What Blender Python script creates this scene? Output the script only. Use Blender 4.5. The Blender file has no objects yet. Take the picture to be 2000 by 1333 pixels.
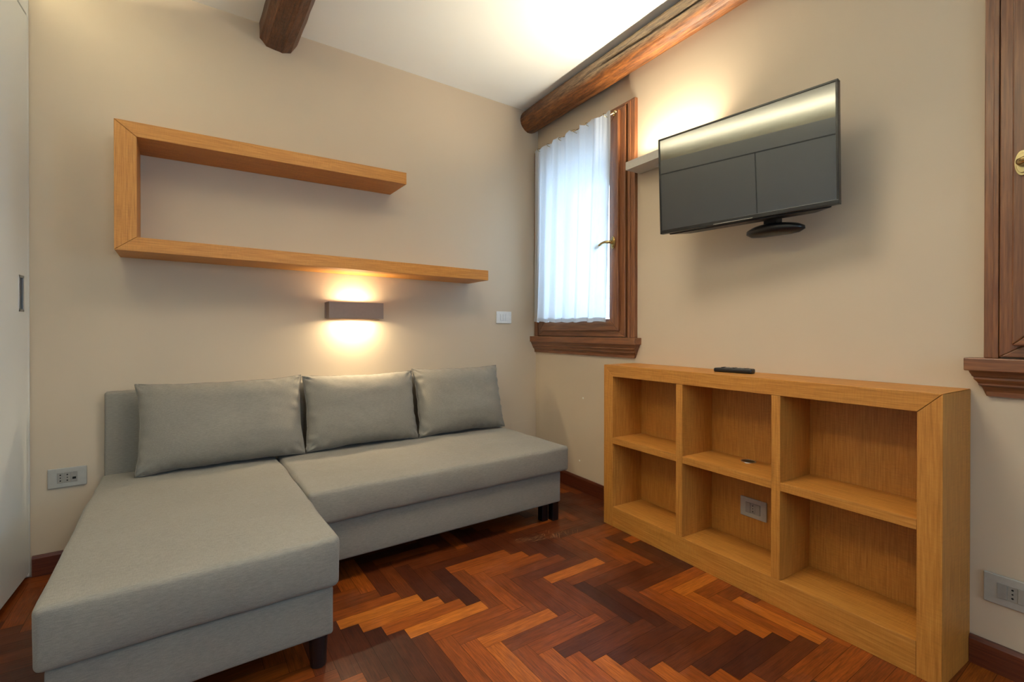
import bpy, bmesh, math, random
from mathutils import Vector, Matrix, noise
random.seed(7)
PI = math.pi
sc = bpy.context.scene
COL = sc.collection

# ------------------------------------------------------------------ camera, world, light
F_PX, YAW, PITCH, ROLL = 930.15, 0.554, -0.0042, 0.0006
CAM = Vector((-2.0422, -2.9606, 1.05))
fw = Vector((math.sin(YAW)*math.cos(PITCH), math.cos(YAW)*math.cos(PITCH), math.sin(PITCH)))
rt = Vector((math.cos(YAW), -math.sin(YAW), 0)); up = rt.cross(fw)
rt2 = rt*math.cos(ROLL)+up*math.sin(ROLL); up2 = -rt*math.sin(ROLL)+up*math.cos(ROLL)
cam_d = bpy.data.cameras.new('camera'); cam = bpy.data.objects.new('camera', cam_d); COL.objects.link(cam)
M = Matrix((rt2, up2, -fw)).transposed().to_4x4(); M.translation = CAM
cam.matrix_world = M
cam_d.sensor_width = 36; cam_d.lens = F_PX/2000*36; cam_d.shift_y = -15.46/2000; cam_d.clip_start = .02
sc.camera = cam
sc.view_settings.view_transform = 'Standard'; sc.view_settings.look = 'None'
sc.view_settings.gamma = 1; sc.view_settings.use_curve_mapping = False
sc.view_settings.exposure = 0.9

WORLD_STRENGTH = 7.0
COVE_W, BAR_W, SCONCE_UP_W, SCONCE_DN_W, FILL_W = 28, 12.5, 1.2, 3.0, 6.5
w = bpy.data.worlds.new('daylight'); sc.world = w; w.use_nodes = True
nt = w.node_tree; bg = nt.nodes['Background']
bg.inputs[0].default_value = (0.56, 0.77, 1.0, 1); bg.inputs[1].default_value = WORLD_STRENGTH
sc.cycles.use_denoising = True
sc.cycles.max_bounces = 10; sc.cycles.diffuse_bounces = 6; sc.cycles.transparent_max_bounces = 12
sc.cycles.sample_clamp_indirect = 4.0

def area(name, loc, direction, sx, sy, watts, color, portal=False, xaxis=None, spread=PI):
    l = bpy.data.lights.new(name, 'AREA'); l.shape = 'RECTANGLE'; l.size = sx; l.size_y = sy
    l.energy = watts; l.color = color; l.spread = spread
    if portal: l.cycles.is_portal = True
    o = bpy.data.objects.new(name, l); COL.objects.link(o)
    z = -Vector(direction).normalized(); x = Vector(xaxis or (0, 1, 0)); x = (x - x.dot(z)*z).normalized(); y = z.cross(x)
    m = Matrix((x, y, z)).transposed().to_4x4(); m.translation = Vector(loc); o.matrix_world = m
    return o
Y_BACK_ = -5.6
WARM = (1.0, 0.80, 0.52)
# window portals (sky daylight through the two windows and one added for fill)
area('window_portal', (.34, -.475, 1.70), (-1, 0, 0), .84, 1.25, 1, (1, 1, 1), portal=True)
area('window_portal', (-1.36, Y_BACK_-.24, 1.52), (0, 1, 0), 1.08, 1.24, 1, (1, 1, 1), portal=True, xaxis=(1, 0, 0))  # portal of the added window behind the camera
area('window_portal', (.34, -2.99, 1.67), (-1, 0, 0), .84, 1.30, 1, (1, 1, 1), portal=True)
# warm led strip lying in the cove on top of the wardrobe
area('cove_strip_light', (-2.86, -2.0, 2.475), (0.25, 0, 1), 3.3, .04, COVE_W, (1.0, .87, .62))
# added downward fill light, mounted as an unseen ceiling lamp
area('added_fill_light', (-1.35, -1.75, 2.60), (0, 0, -1), .6, .6, FILL_W, (1.0, .90, .77), spread=math.radians(125))

# ------------------------------------------------------------------ frames
ANG = .0579                       # wall_back is turned a little against wall_right
CA, SA = math.cos(ANG), math.sin(ANG)
def AW(x, y, z=0): return Vector((x*CA-y*SA, x*SA+y*CA, z))   # wall-back frame -> world
CEIL = 2.682

# ------------------------------------------------------------------ colour + material helpers
def lin(c): return tuple(((v/255)/12.92 if v/255 <= .04045 else ((v/255+.055)/1.055)**2.4) for v in c)+(1,)
def new_mat(name):
    m = bpy.data.materials.new(name); m.use_nodes = True
    return m, m.node_tree, m.node_tree.nodes['Principled BSDF']
def N(nt, t, **kw):
    n = nt.nodes.new(t)
    for k, v in kw.items():
        if k == 'inp':
            for a, b in v.items(): n.inputs[a].default_value = b
        else: setattr(n, k, v)
    return n
def coords(nt, scale, kind='Object', rot=None):
    tc = N(nt, 'ShaderNodeTexCoord'); mp = N(nt, 'ShaderNodeMapping')
    mp.inputs['Scale'].default_value = scale
    nt.links.new(tc.outputs[kind], mp.inputs['Vector'])
    return mp.outputs['Vector']
def noise_n(nt, vec, scale, detail=3, rough=.5, dist=0):
    n = N(nt, 'ShaderNodeTexNoise'); n.inputs['Scale'].default_value = scale; n.inputs['Detail'].default_value = detail
    n.inputs['Roughness'].default_value = rough; n.inputs['Distortion'].default_value = dist
    nt.links.new(vec, n.inputs['Vector']); return n.outputs['Fac']
def ramp(nt, fac, stops):
    r = N(nt, 'ShaderNodeValToRGB'); el = r.color_ramp.elements
    while len(el) < len(stops): el.new(.5)
    for e, (p, c) in zip(el, stops): e.position = p; e.color = c
    nt.links.new(fac, r.inputs['Fac']); return r.outputs['Color']
def mix(nt, fac, a, b, mode='MIX'):
    m = N(nt, 'ShaderNodeMix', data_type='RGBA', blend_type=mode)
    for sock, v in ((m.inputs[0], fac), (m.inputs[6], a), (m.inputs[7], b)):
        if hasattr(v, 'is_linked') or isinstance(v, bpy.types.NodeSocket): nt.links.new(v, sock)
        else: sock.default_value = v
    return m.outputs[2]
def bump(nt, bs, height, strength, dist=.01):
    b = N(nt, 'ShaderNodeBump'); b.inputs['Strength'].default_value = strength; b.inputs['Distance'].default_value = dist
    nt.links.new(height, b.inputs['Height']); nt.links.new(b.outputs['Normal'], bs.inputs['Normal'])

def paint(name, c, rough=.75, var=.04):
    m, nt, bs = new_mat(name); v = coords(nt, (1, 1, 1))
    f = noise_n(nt, v, 1.3, 4)
    d = tuple(x*(1-var) for x in lin(c)[:3])+(1,)
    nt.links.new(ramp(nt, f, [(.35, d), (.65, lin(c))]), bs.inputs['Base Color'])
    bs.inputs['Roughness'].default_value = rough
    bump(nt, bs, noise_n(nt, v, 220, 2), .06, .002); return m
def plain(name, c, rough=.5, metal=0, spec=.5, coat=0):
    m, nt, bs = new_mat(name); v = coords(nt, (1, 1, 1)); f = noise_n(nt, v, 60, 2)
    d = tuple(x*.93 for x in lin(c)[:3])+(1,)
    nt.links.new(ramp(nt, f, [(.3, d), (.7, lin(c))]), bs.inputs['Base Color'])
    bs.inputs['Roughness'].default_value = rough; bs.inputs['Metallic'].default_value = metal
    bs.inputs['Specular IOR Level'].default_value = spec; bs.inputs['Coat Weight'].default_value = coat
    return m
def wood(name, axis, dark, mid, light, rough=.45, saw=0.0, gscale=1.0, coat=0.0, bumpy=.15, figure=.5):
    """grain runs along object axis 0/1/2"""
    m, nt, bs = new_mat(name)
    s = [1, 1, 1]; s[axis] = .045
    v = coords(nt, tuple(s))
    fine = noise_n(nt, v, 190*gscale, 4, .6)
    s2 = [1, 1, 1]; s2[axis] = .10
    v2 = coords(nt, tuple(s2)); fig = noise_n(nt, v2, 9*gscale, 3, .55, 1.2)
    col = ramp(nt, fine, [(.25, lin(dark)), (.5, lin(mid)), (.78, lin(light))])
    figc = ramp(nt, fig, [(.3, (.72, .72, .72, 1)), (.5, (1, 1, 1, 1)), (.7, (1.0, .93, .86, 1))])
    col = mix(nt, figure, col, mix(nt, 1.0, col, figc, 'MULTIPLY'))
    hgt = fine
    if saw > 0:
        s3 = [.12, .12, .12]; s3[axis] = 1.0
        v3 = coords(nt, tuple(s3)); cut = noise_n(nt, v3, 260, 2, .6)
        v4 = coords(nt, (1, 1, 1)); msk = noise_n(nt, v4, 4, 2)
        mk = ramp(nt, msk, [(.42, (0, 0, 0, 1)), (.62, (1, 1, 1, 1))])
        cc = ramp(nt, cut, [(.3, (1-saw, 1-saw, 1-saw*1.1, 1)), (.6, (1.05, 1.05, 1.05, 1))])
        col = mix(nt, mk, mix(nt, .35, col, mix(nt, 1.0, col, cc, 'MULTIPLY')), mix(nt, 1.0, col, cc, 'MULTIPLY'))
    nt.links.new(col, bs.inputs['Base Color'])
    bs.inputs['Roughness'].default_value = rough; bs.inputs['Coat Weight'].default_value = coat; bs.inputs['Coat Roughness'].default_value = .25
    bump(nt, bs, hgt, bumpy, .001); return m

OAK = {a: wood('oak_%d' % a, a, (160, 102, 36), (184, 123, 50), (202, 143, 66), .5, saw=.12, figure=.3) for a in (0, 1, 2)}
WALNUT = {a: wood('walnut_window_%d' % a, a, (84, 48, 28), (120, 74, 44), (146, 98, 60), .36, coat=.25, gscale=.8, figure=.8) for a in (0, 1, 2)}
SKIRT = {a: wood('skirting_wood_%d' % a, a, (62, 24, 12), (92, 42, 22), (112, 56, 30), .4, coat=.2) for a in (0, 1)}
M_WALL = paint('wall_paint', (201, 184, 160)); M_CEIL = paint('ceiling_paint', (240, 242, 236), .85)
M_WARD = paint('wardrobe_lacquer', (228, 231, 226), .38, .01)
M_GAP_SHADE = paint('wardrobe_shadow_gap', (90, 90, 86), .6)
M_BRASS = plain('brass', (196, 176, 128), .25, 1.0); M_CHROME = plain('satin_chrome', (190, 190, 188), .3, 1.0)
M_BLACK = plain('black_plastic', (18, 18, 20), .35); M_LEG = plain('black_leg', (14, 12, 14), .3, coat=.3)
M_TVB = plain('tv_bezel', (12, 11, 11), .3)
M_PLATE = plain('switch_plate_grey', (176, 174, 166), .35, .15); M_MOD = plain('module_grey', (150, 146, 138), .45)
M_SHEEN = plain('switch_sheen_pale', (226, 226, 222), .4); M_HOLE = plain('socket_hole', (8, 7, 6), .9)  # pale module tone paints daylight sheen onto the light switch
M_SCONCE = plain('sconce_taupe', (128, 112, 104), .5); M_BAR = plain('light_bar_grey', (190, 186, 178), .5)
M_EDGE = plain('bright_edge', (205, 200, 190), .3, .6)

def glass_mat():
    m, nt, bs = new_mat('window_glass'); nt.nodes.remove(bs); out = nt.nodes['Material Output']
    t = N(nt, 'ShaderNodeBsdfTransparent', inp={'Color': (.93, .96, .97, 1)}); g = N(nt, 'ShaderNodeBsdfGlossy', inp={'Roughness': .02})
    lw_ = N(nt, 'ShaderNodeLayerWeight', inp={'Blend': .3}); fr = N(nt, 'ShaderNodeMapRange', inp={1: .3, 2: 1.0, 3: .03, 4: .5}); nt.links.new(lw_.outputs['Facing'], fr.inputs[0]); mx = N(nt, 'ShaderNodeMixShader')
    nt.links.new(fr.outputs[0], mx.inputs[0]); nt.links.new(t.outputs[0], mx.inputs[1]); nt.links.new(g.outputs[0], mx.inputs[2])
    nt.links.new(mx.outputs[0], out.inputs[0]); return m
M_GLASS = glass_mat()
def screen_mat():
    m, nt, bs = new_mat('tv_screen'); v = coords(nt, (1, 1, 1)); f = noise_n(nt, v, 900, 1)
    nt.links.new(ramp(nt, f, [(.4, (.012, .012, .012, 1)), (.6, (.018, .018, .018, 1))]), bs.inputs['Base Color'])
    bs.inputs['Roughness'].default_value = .02; bs.inputs['IOR'].default_value = 1.8; bs.inputs['Specular IOR Level'].default_value = .7
    return m
M_SCREEN = screen_mat()
def curtain_mat():
    m, nt, bs = new_mat('sheer_curtain'); out = nt.nodes['Material Output']
    v = coords(nt, (1, 1, 1)); a = coords(nt, (1, 12, 1)); b = coords(nt, (1, 1, 12))
    f = noise_n(nt, a, 70, 2); g = noise_n(nt, b, 70, 2)
    s = N(nt, 'ShaderNodeMath', operation='ADD'); nt.links.new(f, s.inputs[0]); nt.links.new(g, s.inputs[1])
    op = N(nt, 'ShaderNodeMapRange', inp={1: .75, 2: 1.25, 3: .0, 4: .05}); nt.links.new(s.outputs[0], op.inputs[0])
    bs.inputs['Base Color'].default_value = lin((235, 238, 240)); bs.inputs['Roughness'].default_value = .9
    tl = N(nt, 'ShaderNodeBsdfTranslucent', inp={'Color': (.32, .34, .37, 1)}); tr = N(nt, 'ShaderNodeBsdfTransparent')
    m1 = N(nt, 'ShaderNodeMixShader', inp={0: .55}); nt.links.new(bs.outputs[0], m1.inputs[1]); nt.links.new(tl.outputs[0], m1.inputs[2])
    m2 = N(nt, 'ShaderNodeMixShader'); nt.links.new(op.outputs[0], m2.inputs[0])
    nt.links.new(m1.outputs[0], m2.inputs[1]); nt.links.new(tr.outputs[0], m2.inputs[2]); nt.links.new(m2.outputs[0], out.inputs[0]); return m
M_CURT = curtain_mat()
def fabric_mat():
    m, nt, bs = new_mat('grey_woven_fabric')
    a = coords(nt, (1, 9, 9)); b = coords(nt, (9, 1, 9)); v = coords(nt, (1, 1, 1))
    f = noise_n(nt, a, 55, 3, .6); g = noise_n(nt, b, 70, 2, .6); big = noise_n(nt, v, 3, 3)
    c = ramp(nt, f, [(.3, lin((114, 109, 100))), (.7, lin((146, 141, 131)))])
    c = mix(nt, .35, c, ramp(nt, g, [(.3, lin((110, 105, 96))), (.7, lin((150, 145, 135)))]))
    c = mix(nt, .25, c, ramp(nt, big, [(.3, lin((119, 114, 104))), (.7, lin((141, 136, 125)))]))
    nt.links.new(c, bs.inputs['Base Color']); bs.inputs['Roughness'].default_value = .95
    bs.inputs['Sheen Weight'].default_value = .08; bs.inputs['Sheen Roughness'].default_value = .5
    s = N(nt, 'ShaderNodeMath', operation='ADD'); nt.links.new(f, s.inputs[0]); nt.links.new(g, s.inputs[1])
    bump(nt, bs, s.outputs[0], .25, .0015); return m
M_FAB = fabric_mat()
def parquet_mat():
    m, nt, bs = new_mat('merbau_herringbone')
    uv = N(nt, 'ShaderNodeUVMap', uv_map='UVMap')
    mp = N(nt, 'ShaderNodeMapping'); mp.inputs['Scale'].default_value = (2.2, 42, 1); nt.links.new(uv.outputs[0], mp.inputs[0])
    mp2 = N(nt, 'ShaderNodeMapping'); mp2.inputs['Scale'].default_value = (3, 26, 1); nt.links.new(uv.outputs[0], mp2.inputs[0])
    fine = noise_n(nt, mp.outputs[0], 6, 4, .65); fig = noise_n(nt, mp2.outputs[0], 2.2, 4, .6, .35)
    tone = N(nt, 'ShaderNodeAttribute', attribute_name='tone')
    sep = N(nt, 'ShaderNodeSeparateColor'); nt.links.new(tone.outputs['Color'], sep.inputs[0])
    base = ramp(nt, sep.outputs[0], [(0, lin((54, 23, 14))), (.35, lin((92, 42, 16))), (.65, lin((142, 70, 18))), (1, lin((190, 110, 34)))])
    k = ramp(nt, fig, [(.25, (.62, .56, .5, 1)), (.5, (.95, .94, .92, 1)), (.75, (1.2, 1.18, 1.12, 1))])
    k2 = ramp(nt, fine, [(.3, (.55, .5, .46, 1)), (.65, (1.2, 1.2, 1.2, 1))])
    c = mix(nt, 1.0, mix(nt, 1.0, base, k, 'MULTIPLY'), k2, 'MULTIPLY')
    v = coords(nt, (1, 1, 1)); dirt = noise_n(nt, v, 5.5, 6, .7, .4)
    dm = ramp(nt, dirt, [(.55, (0, 0, 0, 1)), (.85, (.14, .14, .14, 1))])
    c = mix(nt, dm, c, lin((150, 120, 110)))
    nt.links.new(c, bs.inputs['Base Color'])
    rg = ramp(nt, noise_n(nt, v, 9, 4), [(.3, (.32, .32, .32, 1)), (.7, (.5, .5, .5, 1))]); nt.links.new(rg, bs.inputs['Roughness'])
    bs.inputs['Specular IOR Level'].default_value = .35
    bump(nt, bs, fine, .2, .001); return m
M_PARQ = parquet_mat(); M_GAP = plain('parquet_joint', (26, 13, 8), .8)
def beam_mat(name, axis, weather):
    m, nt, bs = new_mat(name); s = [1, 1, 1]; s[axis] = .11
    v = coords(nt, tuple(s)); v1 = coords(nt, (1, 1, 1)); f = noise_n(nt, v, 85, 6, .7); g = noise_n(nt, v, 12, 4, .6, .8); sp = noise_n(nt, v1, 26, 3, .7)
    c = ramp(nt, f, [(.3, lin((48, 28, 13))), (.5, lin((110, 70, 32))), (.72, lin((156, 108, 52)))])
    k = ramp(nt, g, [(.3, (.5, .46, .42, 1)), (.6, (1.1, 1.05, 1, 1))]); c = mix(nt, .9, c, mix(nt, 1.0, c, k, 'MULTIPLY'))
    if weather:
        c = mix(nt, 1.0, c, lin((255, 236, 205)), 'MULTIPLY')
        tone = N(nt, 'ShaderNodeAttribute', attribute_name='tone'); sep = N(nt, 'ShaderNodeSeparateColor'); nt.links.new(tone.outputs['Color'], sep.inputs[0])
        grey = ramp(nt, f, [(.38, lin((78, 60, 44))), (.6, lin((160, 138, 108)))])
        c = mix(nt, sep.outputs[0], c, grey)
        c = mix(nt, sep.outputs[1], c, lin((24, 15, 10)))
    else:
        c = mix(nt, 1.0, c, lin((205, 185, 178)), 'MULTIPLY')
    nt.links.new(c, bs.inputs['Base Color']); bs.inputs['Roughness'].default_value = .5
    bs.inputs['Coat Weight'].default_value = .15; bs.inputs['Coat Roughness'].default_value = .35
    sm = N(nt, 'ShaderNodeMath', operation='ADD'); nt.links.new(f, sm.inputs[0]); nt.links.new(sp, sm.inputs[1])
    bump(nt, bs, sm.outputs[0], .8, .006); return m
M_LOG = beam_mat('round_log_wood', 1, True); M_HEWN = beam_mat('hewn_beam_wood', 1, False)
def emit(name, c, s):
    m, nt, bs = new_mat(name); bs.inputs['Emission Color'].default_value = c; bs.inputs['Emission Strength'].default_value = s
    bs.inputs['Base Color'].default_value = (.8, .8, .8, 1); return m
M_LED = emit('led_diffuser', (1.0, .85, .6, 1), 4.0)

# ------------------------------------------------------------------ mesh helpers
def obj(name, bm, mats, parent=None, bev=0, seg=2, smooth=False):
    bmesh.ops.recalc_face_normals(bm, faces=bm.faces)
    me = bpy.data.meshes.new(name); bm.to_mesh(me); bm.free()
    o = bpy.data.objects.new(name, me); COL.objects.link(o)
    for mm in (mats if isinstance(mats, (list, tuple)) else [mats]): me.materials.append(mm)
    if smooth:
        for p in me.polygons: p.use_smooth = True
    if bev:
        b = o.modifiers.new('bevel', 'BEVEL'); b.width = bev; b.segments = seg; b.limit_method = 'ANGLE'; b.angle_limit = math.radians(40)
    if parent: o.parent = parent
    return o
def BM(): return bmesh.new()
def box(bm, x0, x1, y0, y1, z0, z1, mi=0):
    vs = [bm.verts.new((x, y, z)) for x in (x0, x1) for y in (y0, y1) for z in (z0, z1)]
    for f in ((0, 1, 3, 2), (4, 6, 7, 5), (0, 4, 5, 1), (2, 3, 7, 6), (0, 2, 6, 4), (1, 5, 7, 3)):
        bm.faces.new([vs[i] for i in f]).material_index = mi
    return bm
def bx(*a): return box(BM(), *a)
def prism(bm, pts, axis, a, b, mi=0):
    """polygon pts in the two other axes (cyclic order), extruded a..b along axis"""
    def P(p, t):
        q = [0, 0, 0]; q[axis] = t; o = [i for i in range(3) if i != axis]; q[o[0]] = p[0]; q[o[1]] = p[1]; return q
    A = [bm.verts.new(P(p, a)) for p in pts]; B = [bm.verts.new(P(p, b)) for p in pts]
    n = len(pts)
    fs = [bm.faces.new(A[::-1]), bm.faces.new(B)] + [bm.faces.new((A[i], A[(i+1) % n], B[(i+1) % n], B[i])) for i in range(n)]
    for f in fs: f.material_index = mi
    return bm
def cyl(bm, c, axis, r, a, b, n=24, r2=None, sx=1, sy=1, mi=0):
    r2 = r if r2 is None else r2
    o = [i for i in range(3) if i != axis]; rings = []
    for t, rr in ((a, r), (b, r2)):
        ring = []
        for k in range(n):
            q = [0, 0, 0]; q[axis] = t; q[o[0]] = c[0]+rr*sx*math.cos(2*PI*k/n); q[o[1]] = c[1]+rr*sy*math.sin(2*PI*k/n); ring.append(bm.verts.new(q))
        rings.append(ring)
    A, B = rings
    fs = [bm.faces.new(A[::-1]), bm.faces.new(B)] + [bm.faces.new((A[i], A[(i+1) % n], B[(i+1) % n], B[i])) for i in range(n)]
    for f in fs: f.material_index = mi
    return bm
def tube(bm, pts, radii, n=12, closed_ends=True):
    pts = [Vector(p) for p in pts]; rings = []
    for i, p in enumerate(pts):
        t = (pts[min(i+1, len(pts)-1)]-pts[max(i-1, 0)]).normalized()
        u = t.cross(Vector((0, 0, 1)));
        if u.length < .1: u = t.cross(Vector((1, 0, 0)))
        u.normalize(); v = t.cross(u)
        rings.append([bm.verts.new(p+(u*math.cos(2*PI*k/n)+v*math.sin(2*PI*k/n))*radii[i]) for k in range(n)])
    for a, b in zip(rings, rings[1:]):
        for k in range(n): bm.faces.new((a[k], a[(k+1) % n], b[(k+1) % n], b[k]))
    if closed_ends: bm.faces.new(rings[0][::-1]); bm.faces.new(rings[-1])
    return bm
def thing(name, label, cat, loc=(0, 0, 0), rotz=0, group=None):
    o = bpy.data.objects.new(name, None); COL.objects.link(o); o.location = loc; o.rotation_euler = (0, 0, rotz)
    o['label'] = label; o['category'] = cat; o.empty_display_size = .1
    if group: o['group'] = group
    return o
def tag(o, label, cat, group=None):
    o['label'] = label; o['category'] = cat
    if group: o['group'] = group
    return o
def struct(name, bm, m, **kw):
    o = obj(name, bm, m, **kw); o['kind'] = 'structure'; return o
def cuts(a, b, r, n):
    e = [a, a+r*.08, a+r*.3, a+r*.6, a+r]; L = [a+r+(b-a-2*r)*k/n for k in range(1, n)]
    return e+L+[b-r, b-r*.6, b-r*.3, b-r*.08, b]
def soft_box(x0, x1, y0, y1, z0, z1, r, n=(10, 10, 3), crown=.006, amp=.002, seed=0, fn=None):
    """upholstered block: rounded box with a slightly crowned, uneven surface"""
    bm = BM(); X, Y, Z = cuts(x0, x1, r, n[0]), cuts(y0, y1, r, n[1]), cuts(z0, z1, r, n[2]); cache = {}
    def vert(x, y, z):
        k = (round(x, 6), round(y, 6), round(z, 6))
        if k in cache: return cache[k]
        p = Vector((x, y, z)); q = Vector((min(max(x, x0+r), x1-r), min(max(y, y0+r), y1-r), min(max(z, z0+r), z1-r)))
        d = p-q; p2 = q+d.normalized()*r if d.length > 1e-9 else p
        u = (x-x0)/(x1-x0)*2-1; v = (y-y0)/(y1-y0)*2-1; w_ = (z-z0)/(z1-z0)*2-1
        dn = d.normalized() if d.length > 1e-9 else Vector((0, 0, 0))
        cz = (1-u**4)*(1-v**4); cx = (1-w_**2)*(1-v**4); cy = (1-w_**2)*(1-u**4)
        p2 = p2+Vector((dn.x*cx*crown, dn.y*cy*crown, max(dn.z, 0)*cz*crown))
        s = noise.noise(Vector((x*5+seed, y*5, z*5)))*amp+noise.noise(Vector((x*16, y*16+seed, z*16)))*amp*.4
        p2 = p2+dn*s
        if fn: p2 = fn(p2, dn)
        cache[k] = bm.verts.new(p2); return cache[k]
    def quad(a, b, c, d): bm.faces.new((a, b, c, d))
    for zz in (z0, z1):
        for i in range(len(X)-1):
            for j in range(len(Y)-1): quad(vert(X[i], Y[j], zz), vert(X[i+1], Y[j], zz), vert(X[i+1], Y[j+1], zz), vert(X[i], Y[j+1], zz))
    for yy in (y0, y1):
        for i in range(len(X)-1):
            for j in range(len(Z)-1): quad(vert(X[i], yy, Z[j]), vert(X[i+1], yy, Z[j]), vert(X[i+1], yy, Z[j+1]), vert(X[i], yy, Z[j+1]))
    for xx in (x0, x1):
        for i in range(len(Y)-1):
            for j in range(len(Z)-1): quad(vert(xx, Y[i], Z[j]), vert(xx, Y[i+1], Z[j]), vert(xx, Y[i+1], Z[j+1]), vert(xx, Y[i], Z[j+1]))
    return bm

# ------------------------------------------------------------------ room shell
Y_BACK = -5.6; X_LEFT = -3.36
def parquet():
    bm = BM(); uvl = bm.loops.layers.uv.new('UVMap'); tl = bm.loops.layers.float_color.new('tone')
    rng = random.Random(11)
    L, W_ = .3135, .0617; th = .047; c, s = math.cos(th), math.sin(th); O = Vector((-.721, -1.737))
    def RW(p): return Vector((O.x+p[0]*c-p[1]*s, O.y+p[0]*s+p[1]*c))
    # patches of the real floor: (x, y, radius, tone)
    blobs = [(-.45, -1.88, .16, .78), (-.36, -1.72, .12, .8), (-.62, -1.78, .1, .6), (-.78, -1.82, .14, .1), (-.60, -2.0, .16, .08), (-.98, -1.72, .12, .15),
             (-1.5, -1.2, .14, .8), (-1.38, -1.34, .13, .85), (-1.2, -1.42, .1, .8), (-1.30, -1.10, .15, .12), (-1.62, -1.42, .16, .12), (-1.45, -1.5, .14, .3),
             (-.9, -1.45, .14, .35), (-.72, -1.5, .12, .2), (-.62, -1.32, .14, .75), (-.4, -1.45, .1, .08), (-.3, -1.5, .1, .1), (-1.1, -1.65, .13, .75), (-1.2, -1.8, .15, .7),
             (-.8, -2.1, .12, .8), (-1.0, -1.95, .1, .7), (-.75, -1.05, .12, .25), (-1.0, -1.2, .14, .55), (-.45, -1.15, .2, .4), (-2.6, -.9, .2, .15), (-2.55, -1.3, .1, .7), (-.3, -.7, .3, .4)]
    def tone(p):
        t = .42+.28*noise.noise(Vector((p.x*2.2, p.y*2.2, 3.3))); w0 = .5; acc = t*w0
        for (bx_, by_, r_, v) in blobs:
            k = math.exp(-((p.x-bx_)**2+(p.y-by_)**2)/(r_*r_)*1.6)*2.5; acc += v*k; w0 += k
        t = acc/w0+rng.uniform(-.2, .2)
        return min(1, max(0, t))
    def plank(x, y, dx, dy):
        g = .0005; ps = [(x+g, y+g), (x+dx-g, y+g), (x+dx-g, y+dy-g), (x+g, y+dy-g)]
        P = [RW(p) for p in ps]; ctr = sum(P, Vector((0, 0)))/4
        if not (-3.6 < ctr.x < .3 and -5.9 < ctr.y < .4): return
        t = tone(ctr); ou, ov = rng.uniform(0, 50), rng.uniform(0, 50)
        f = bm.faces.new([bm.verts.new((p.x, p.y, 0)) for p in P])
        horiz = dx > dy
        for l, q in zip(f.loops, ps):
            u, v = (q[0]-x, q[1]-y) if horiz else (q[1]-y, q[0]-x)
            l[uvl].uv = (u+ou, v+ov); l[tl] = (t, t, t, 1)
    for m in range(-14, 16):
        for k in range(-130, 130):
            plank(k*W_-L+m*L, -(k+1)*W_+m*L, L, W_)
            plank((k-1)*W_+m*L, -k*W_+m*L, W_, L)
    for co, no in (((.0, 0, 0), (1, 0, 0)), ((X_LEFT, 0, 0), (-1, 0, 0)), ((0, Y_BACK, 0), (0, -1, 0)), ((0, 0, 0), (-SA, CA, 0))):
        bmesh.ops.bisect_plane(bm, geom=bm.verts[:]+bm.edges[:]+bm.faces[:], plane_co=co, plane_no=no, clear_outer=True)
    box(bm, X_LEFT, 0, Y_BACK, .0, -.12, -.0012, 1)
    return bm
fl = parquet()
me = bpy.data.meshes.new('floor'); fl.to_mesh(me); fl.free(); flo = bpy.data.objects.new('floor', me); COL.objects.link(flo)
me.materials.append(M_PARQ); me.materials.append(M_GAP); flo['kind'] = 'structure'
struct('ceiling', bx(X_LEFT-.1, .3, Y_BACK-.1, .3, CEIL, CEIL+.12), M_CEIL)
wa = struct('wall_back', bx(X_LEFT-.1, .3, 0, .2, 0, CEIL), M_WALL); wa.rotation_euler.z = ANG
hatch = obj('access_panel', bx(-.23, -.02, -.0012, .004, .10, .385), M_WALL, wa, bev=.0006)
hatch['label'] = 'flush painted panel edge low on the wall'
struct('wall_left', bx(X_LEFT-.2, X_LEFT, Y_BACK-.1, .1, 0, CEIL), M_WALL)
bm = BM()
for (a_, b_, c_, d_) in ((X_LEFT-.2, -1.9, 0, CEIL), (-.82, .3, 0, CEIL), (-1.9, -.82, 0, .9), (-1.9, -.82, 2.14, CEIL)): box(bm, a_, b_, Y_BACK-.2, Y_BACK, c_, d_)
struct('wall_front', bm, M_WALL)
T = .32
bm = BM()
N0 = .02
for (y0, y1, z0, z1, xi) in ((-1.02, .3, 0, 1.05, 0), (-.05, .3, 1.05, CEIL, N0), (-.90, -.05, 2.33, CEIL, N0), (-1.0, -.90, 1.05, CEIL, N0),
                             (-2.56, -1.02, 0, CEIL, 0), (-3.42, -2.56, 0, 1.0, 0), (-3.42, -2.56, 2.33, CEIL, 0), (Y_BACK-.1, -3.42, 0, CEIL, 0)):
    box(bm, xi, T, y0, y1, z0, z1)
for (y0, y1) in ((-.90, -.05), (-3.42, -2.56)): box(bm, .16, T, y0, y1, 2.13, 2.33)
# softly splayed reveal edge above the first window
prism(bm, [(0, -1.02), (T, -1.02), (T, -1.0), (N0, -1.0)], 2, 1.05, CEIL)
prism(bm, [(-1.02, 2.386), (-1.0, 2.386), (-.975, 2.45), (-.955, 2.52), (-.955, CEIL), (-1.02, CEIL)], 0, 0, N0+.01)
bmesh.ops.remove_doubles(bm, verts=bm.verts, dist=1e-5)
wr = struct('wall_right', bm, M_WALL)
for (y, z) in ((-.548, .61), (-.513, .191)):
    f = obj('filler_spot', cyl(BM(), (y, z), 0, .006, -.0008, .002, 12), M_CEIL, wr)
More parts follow.
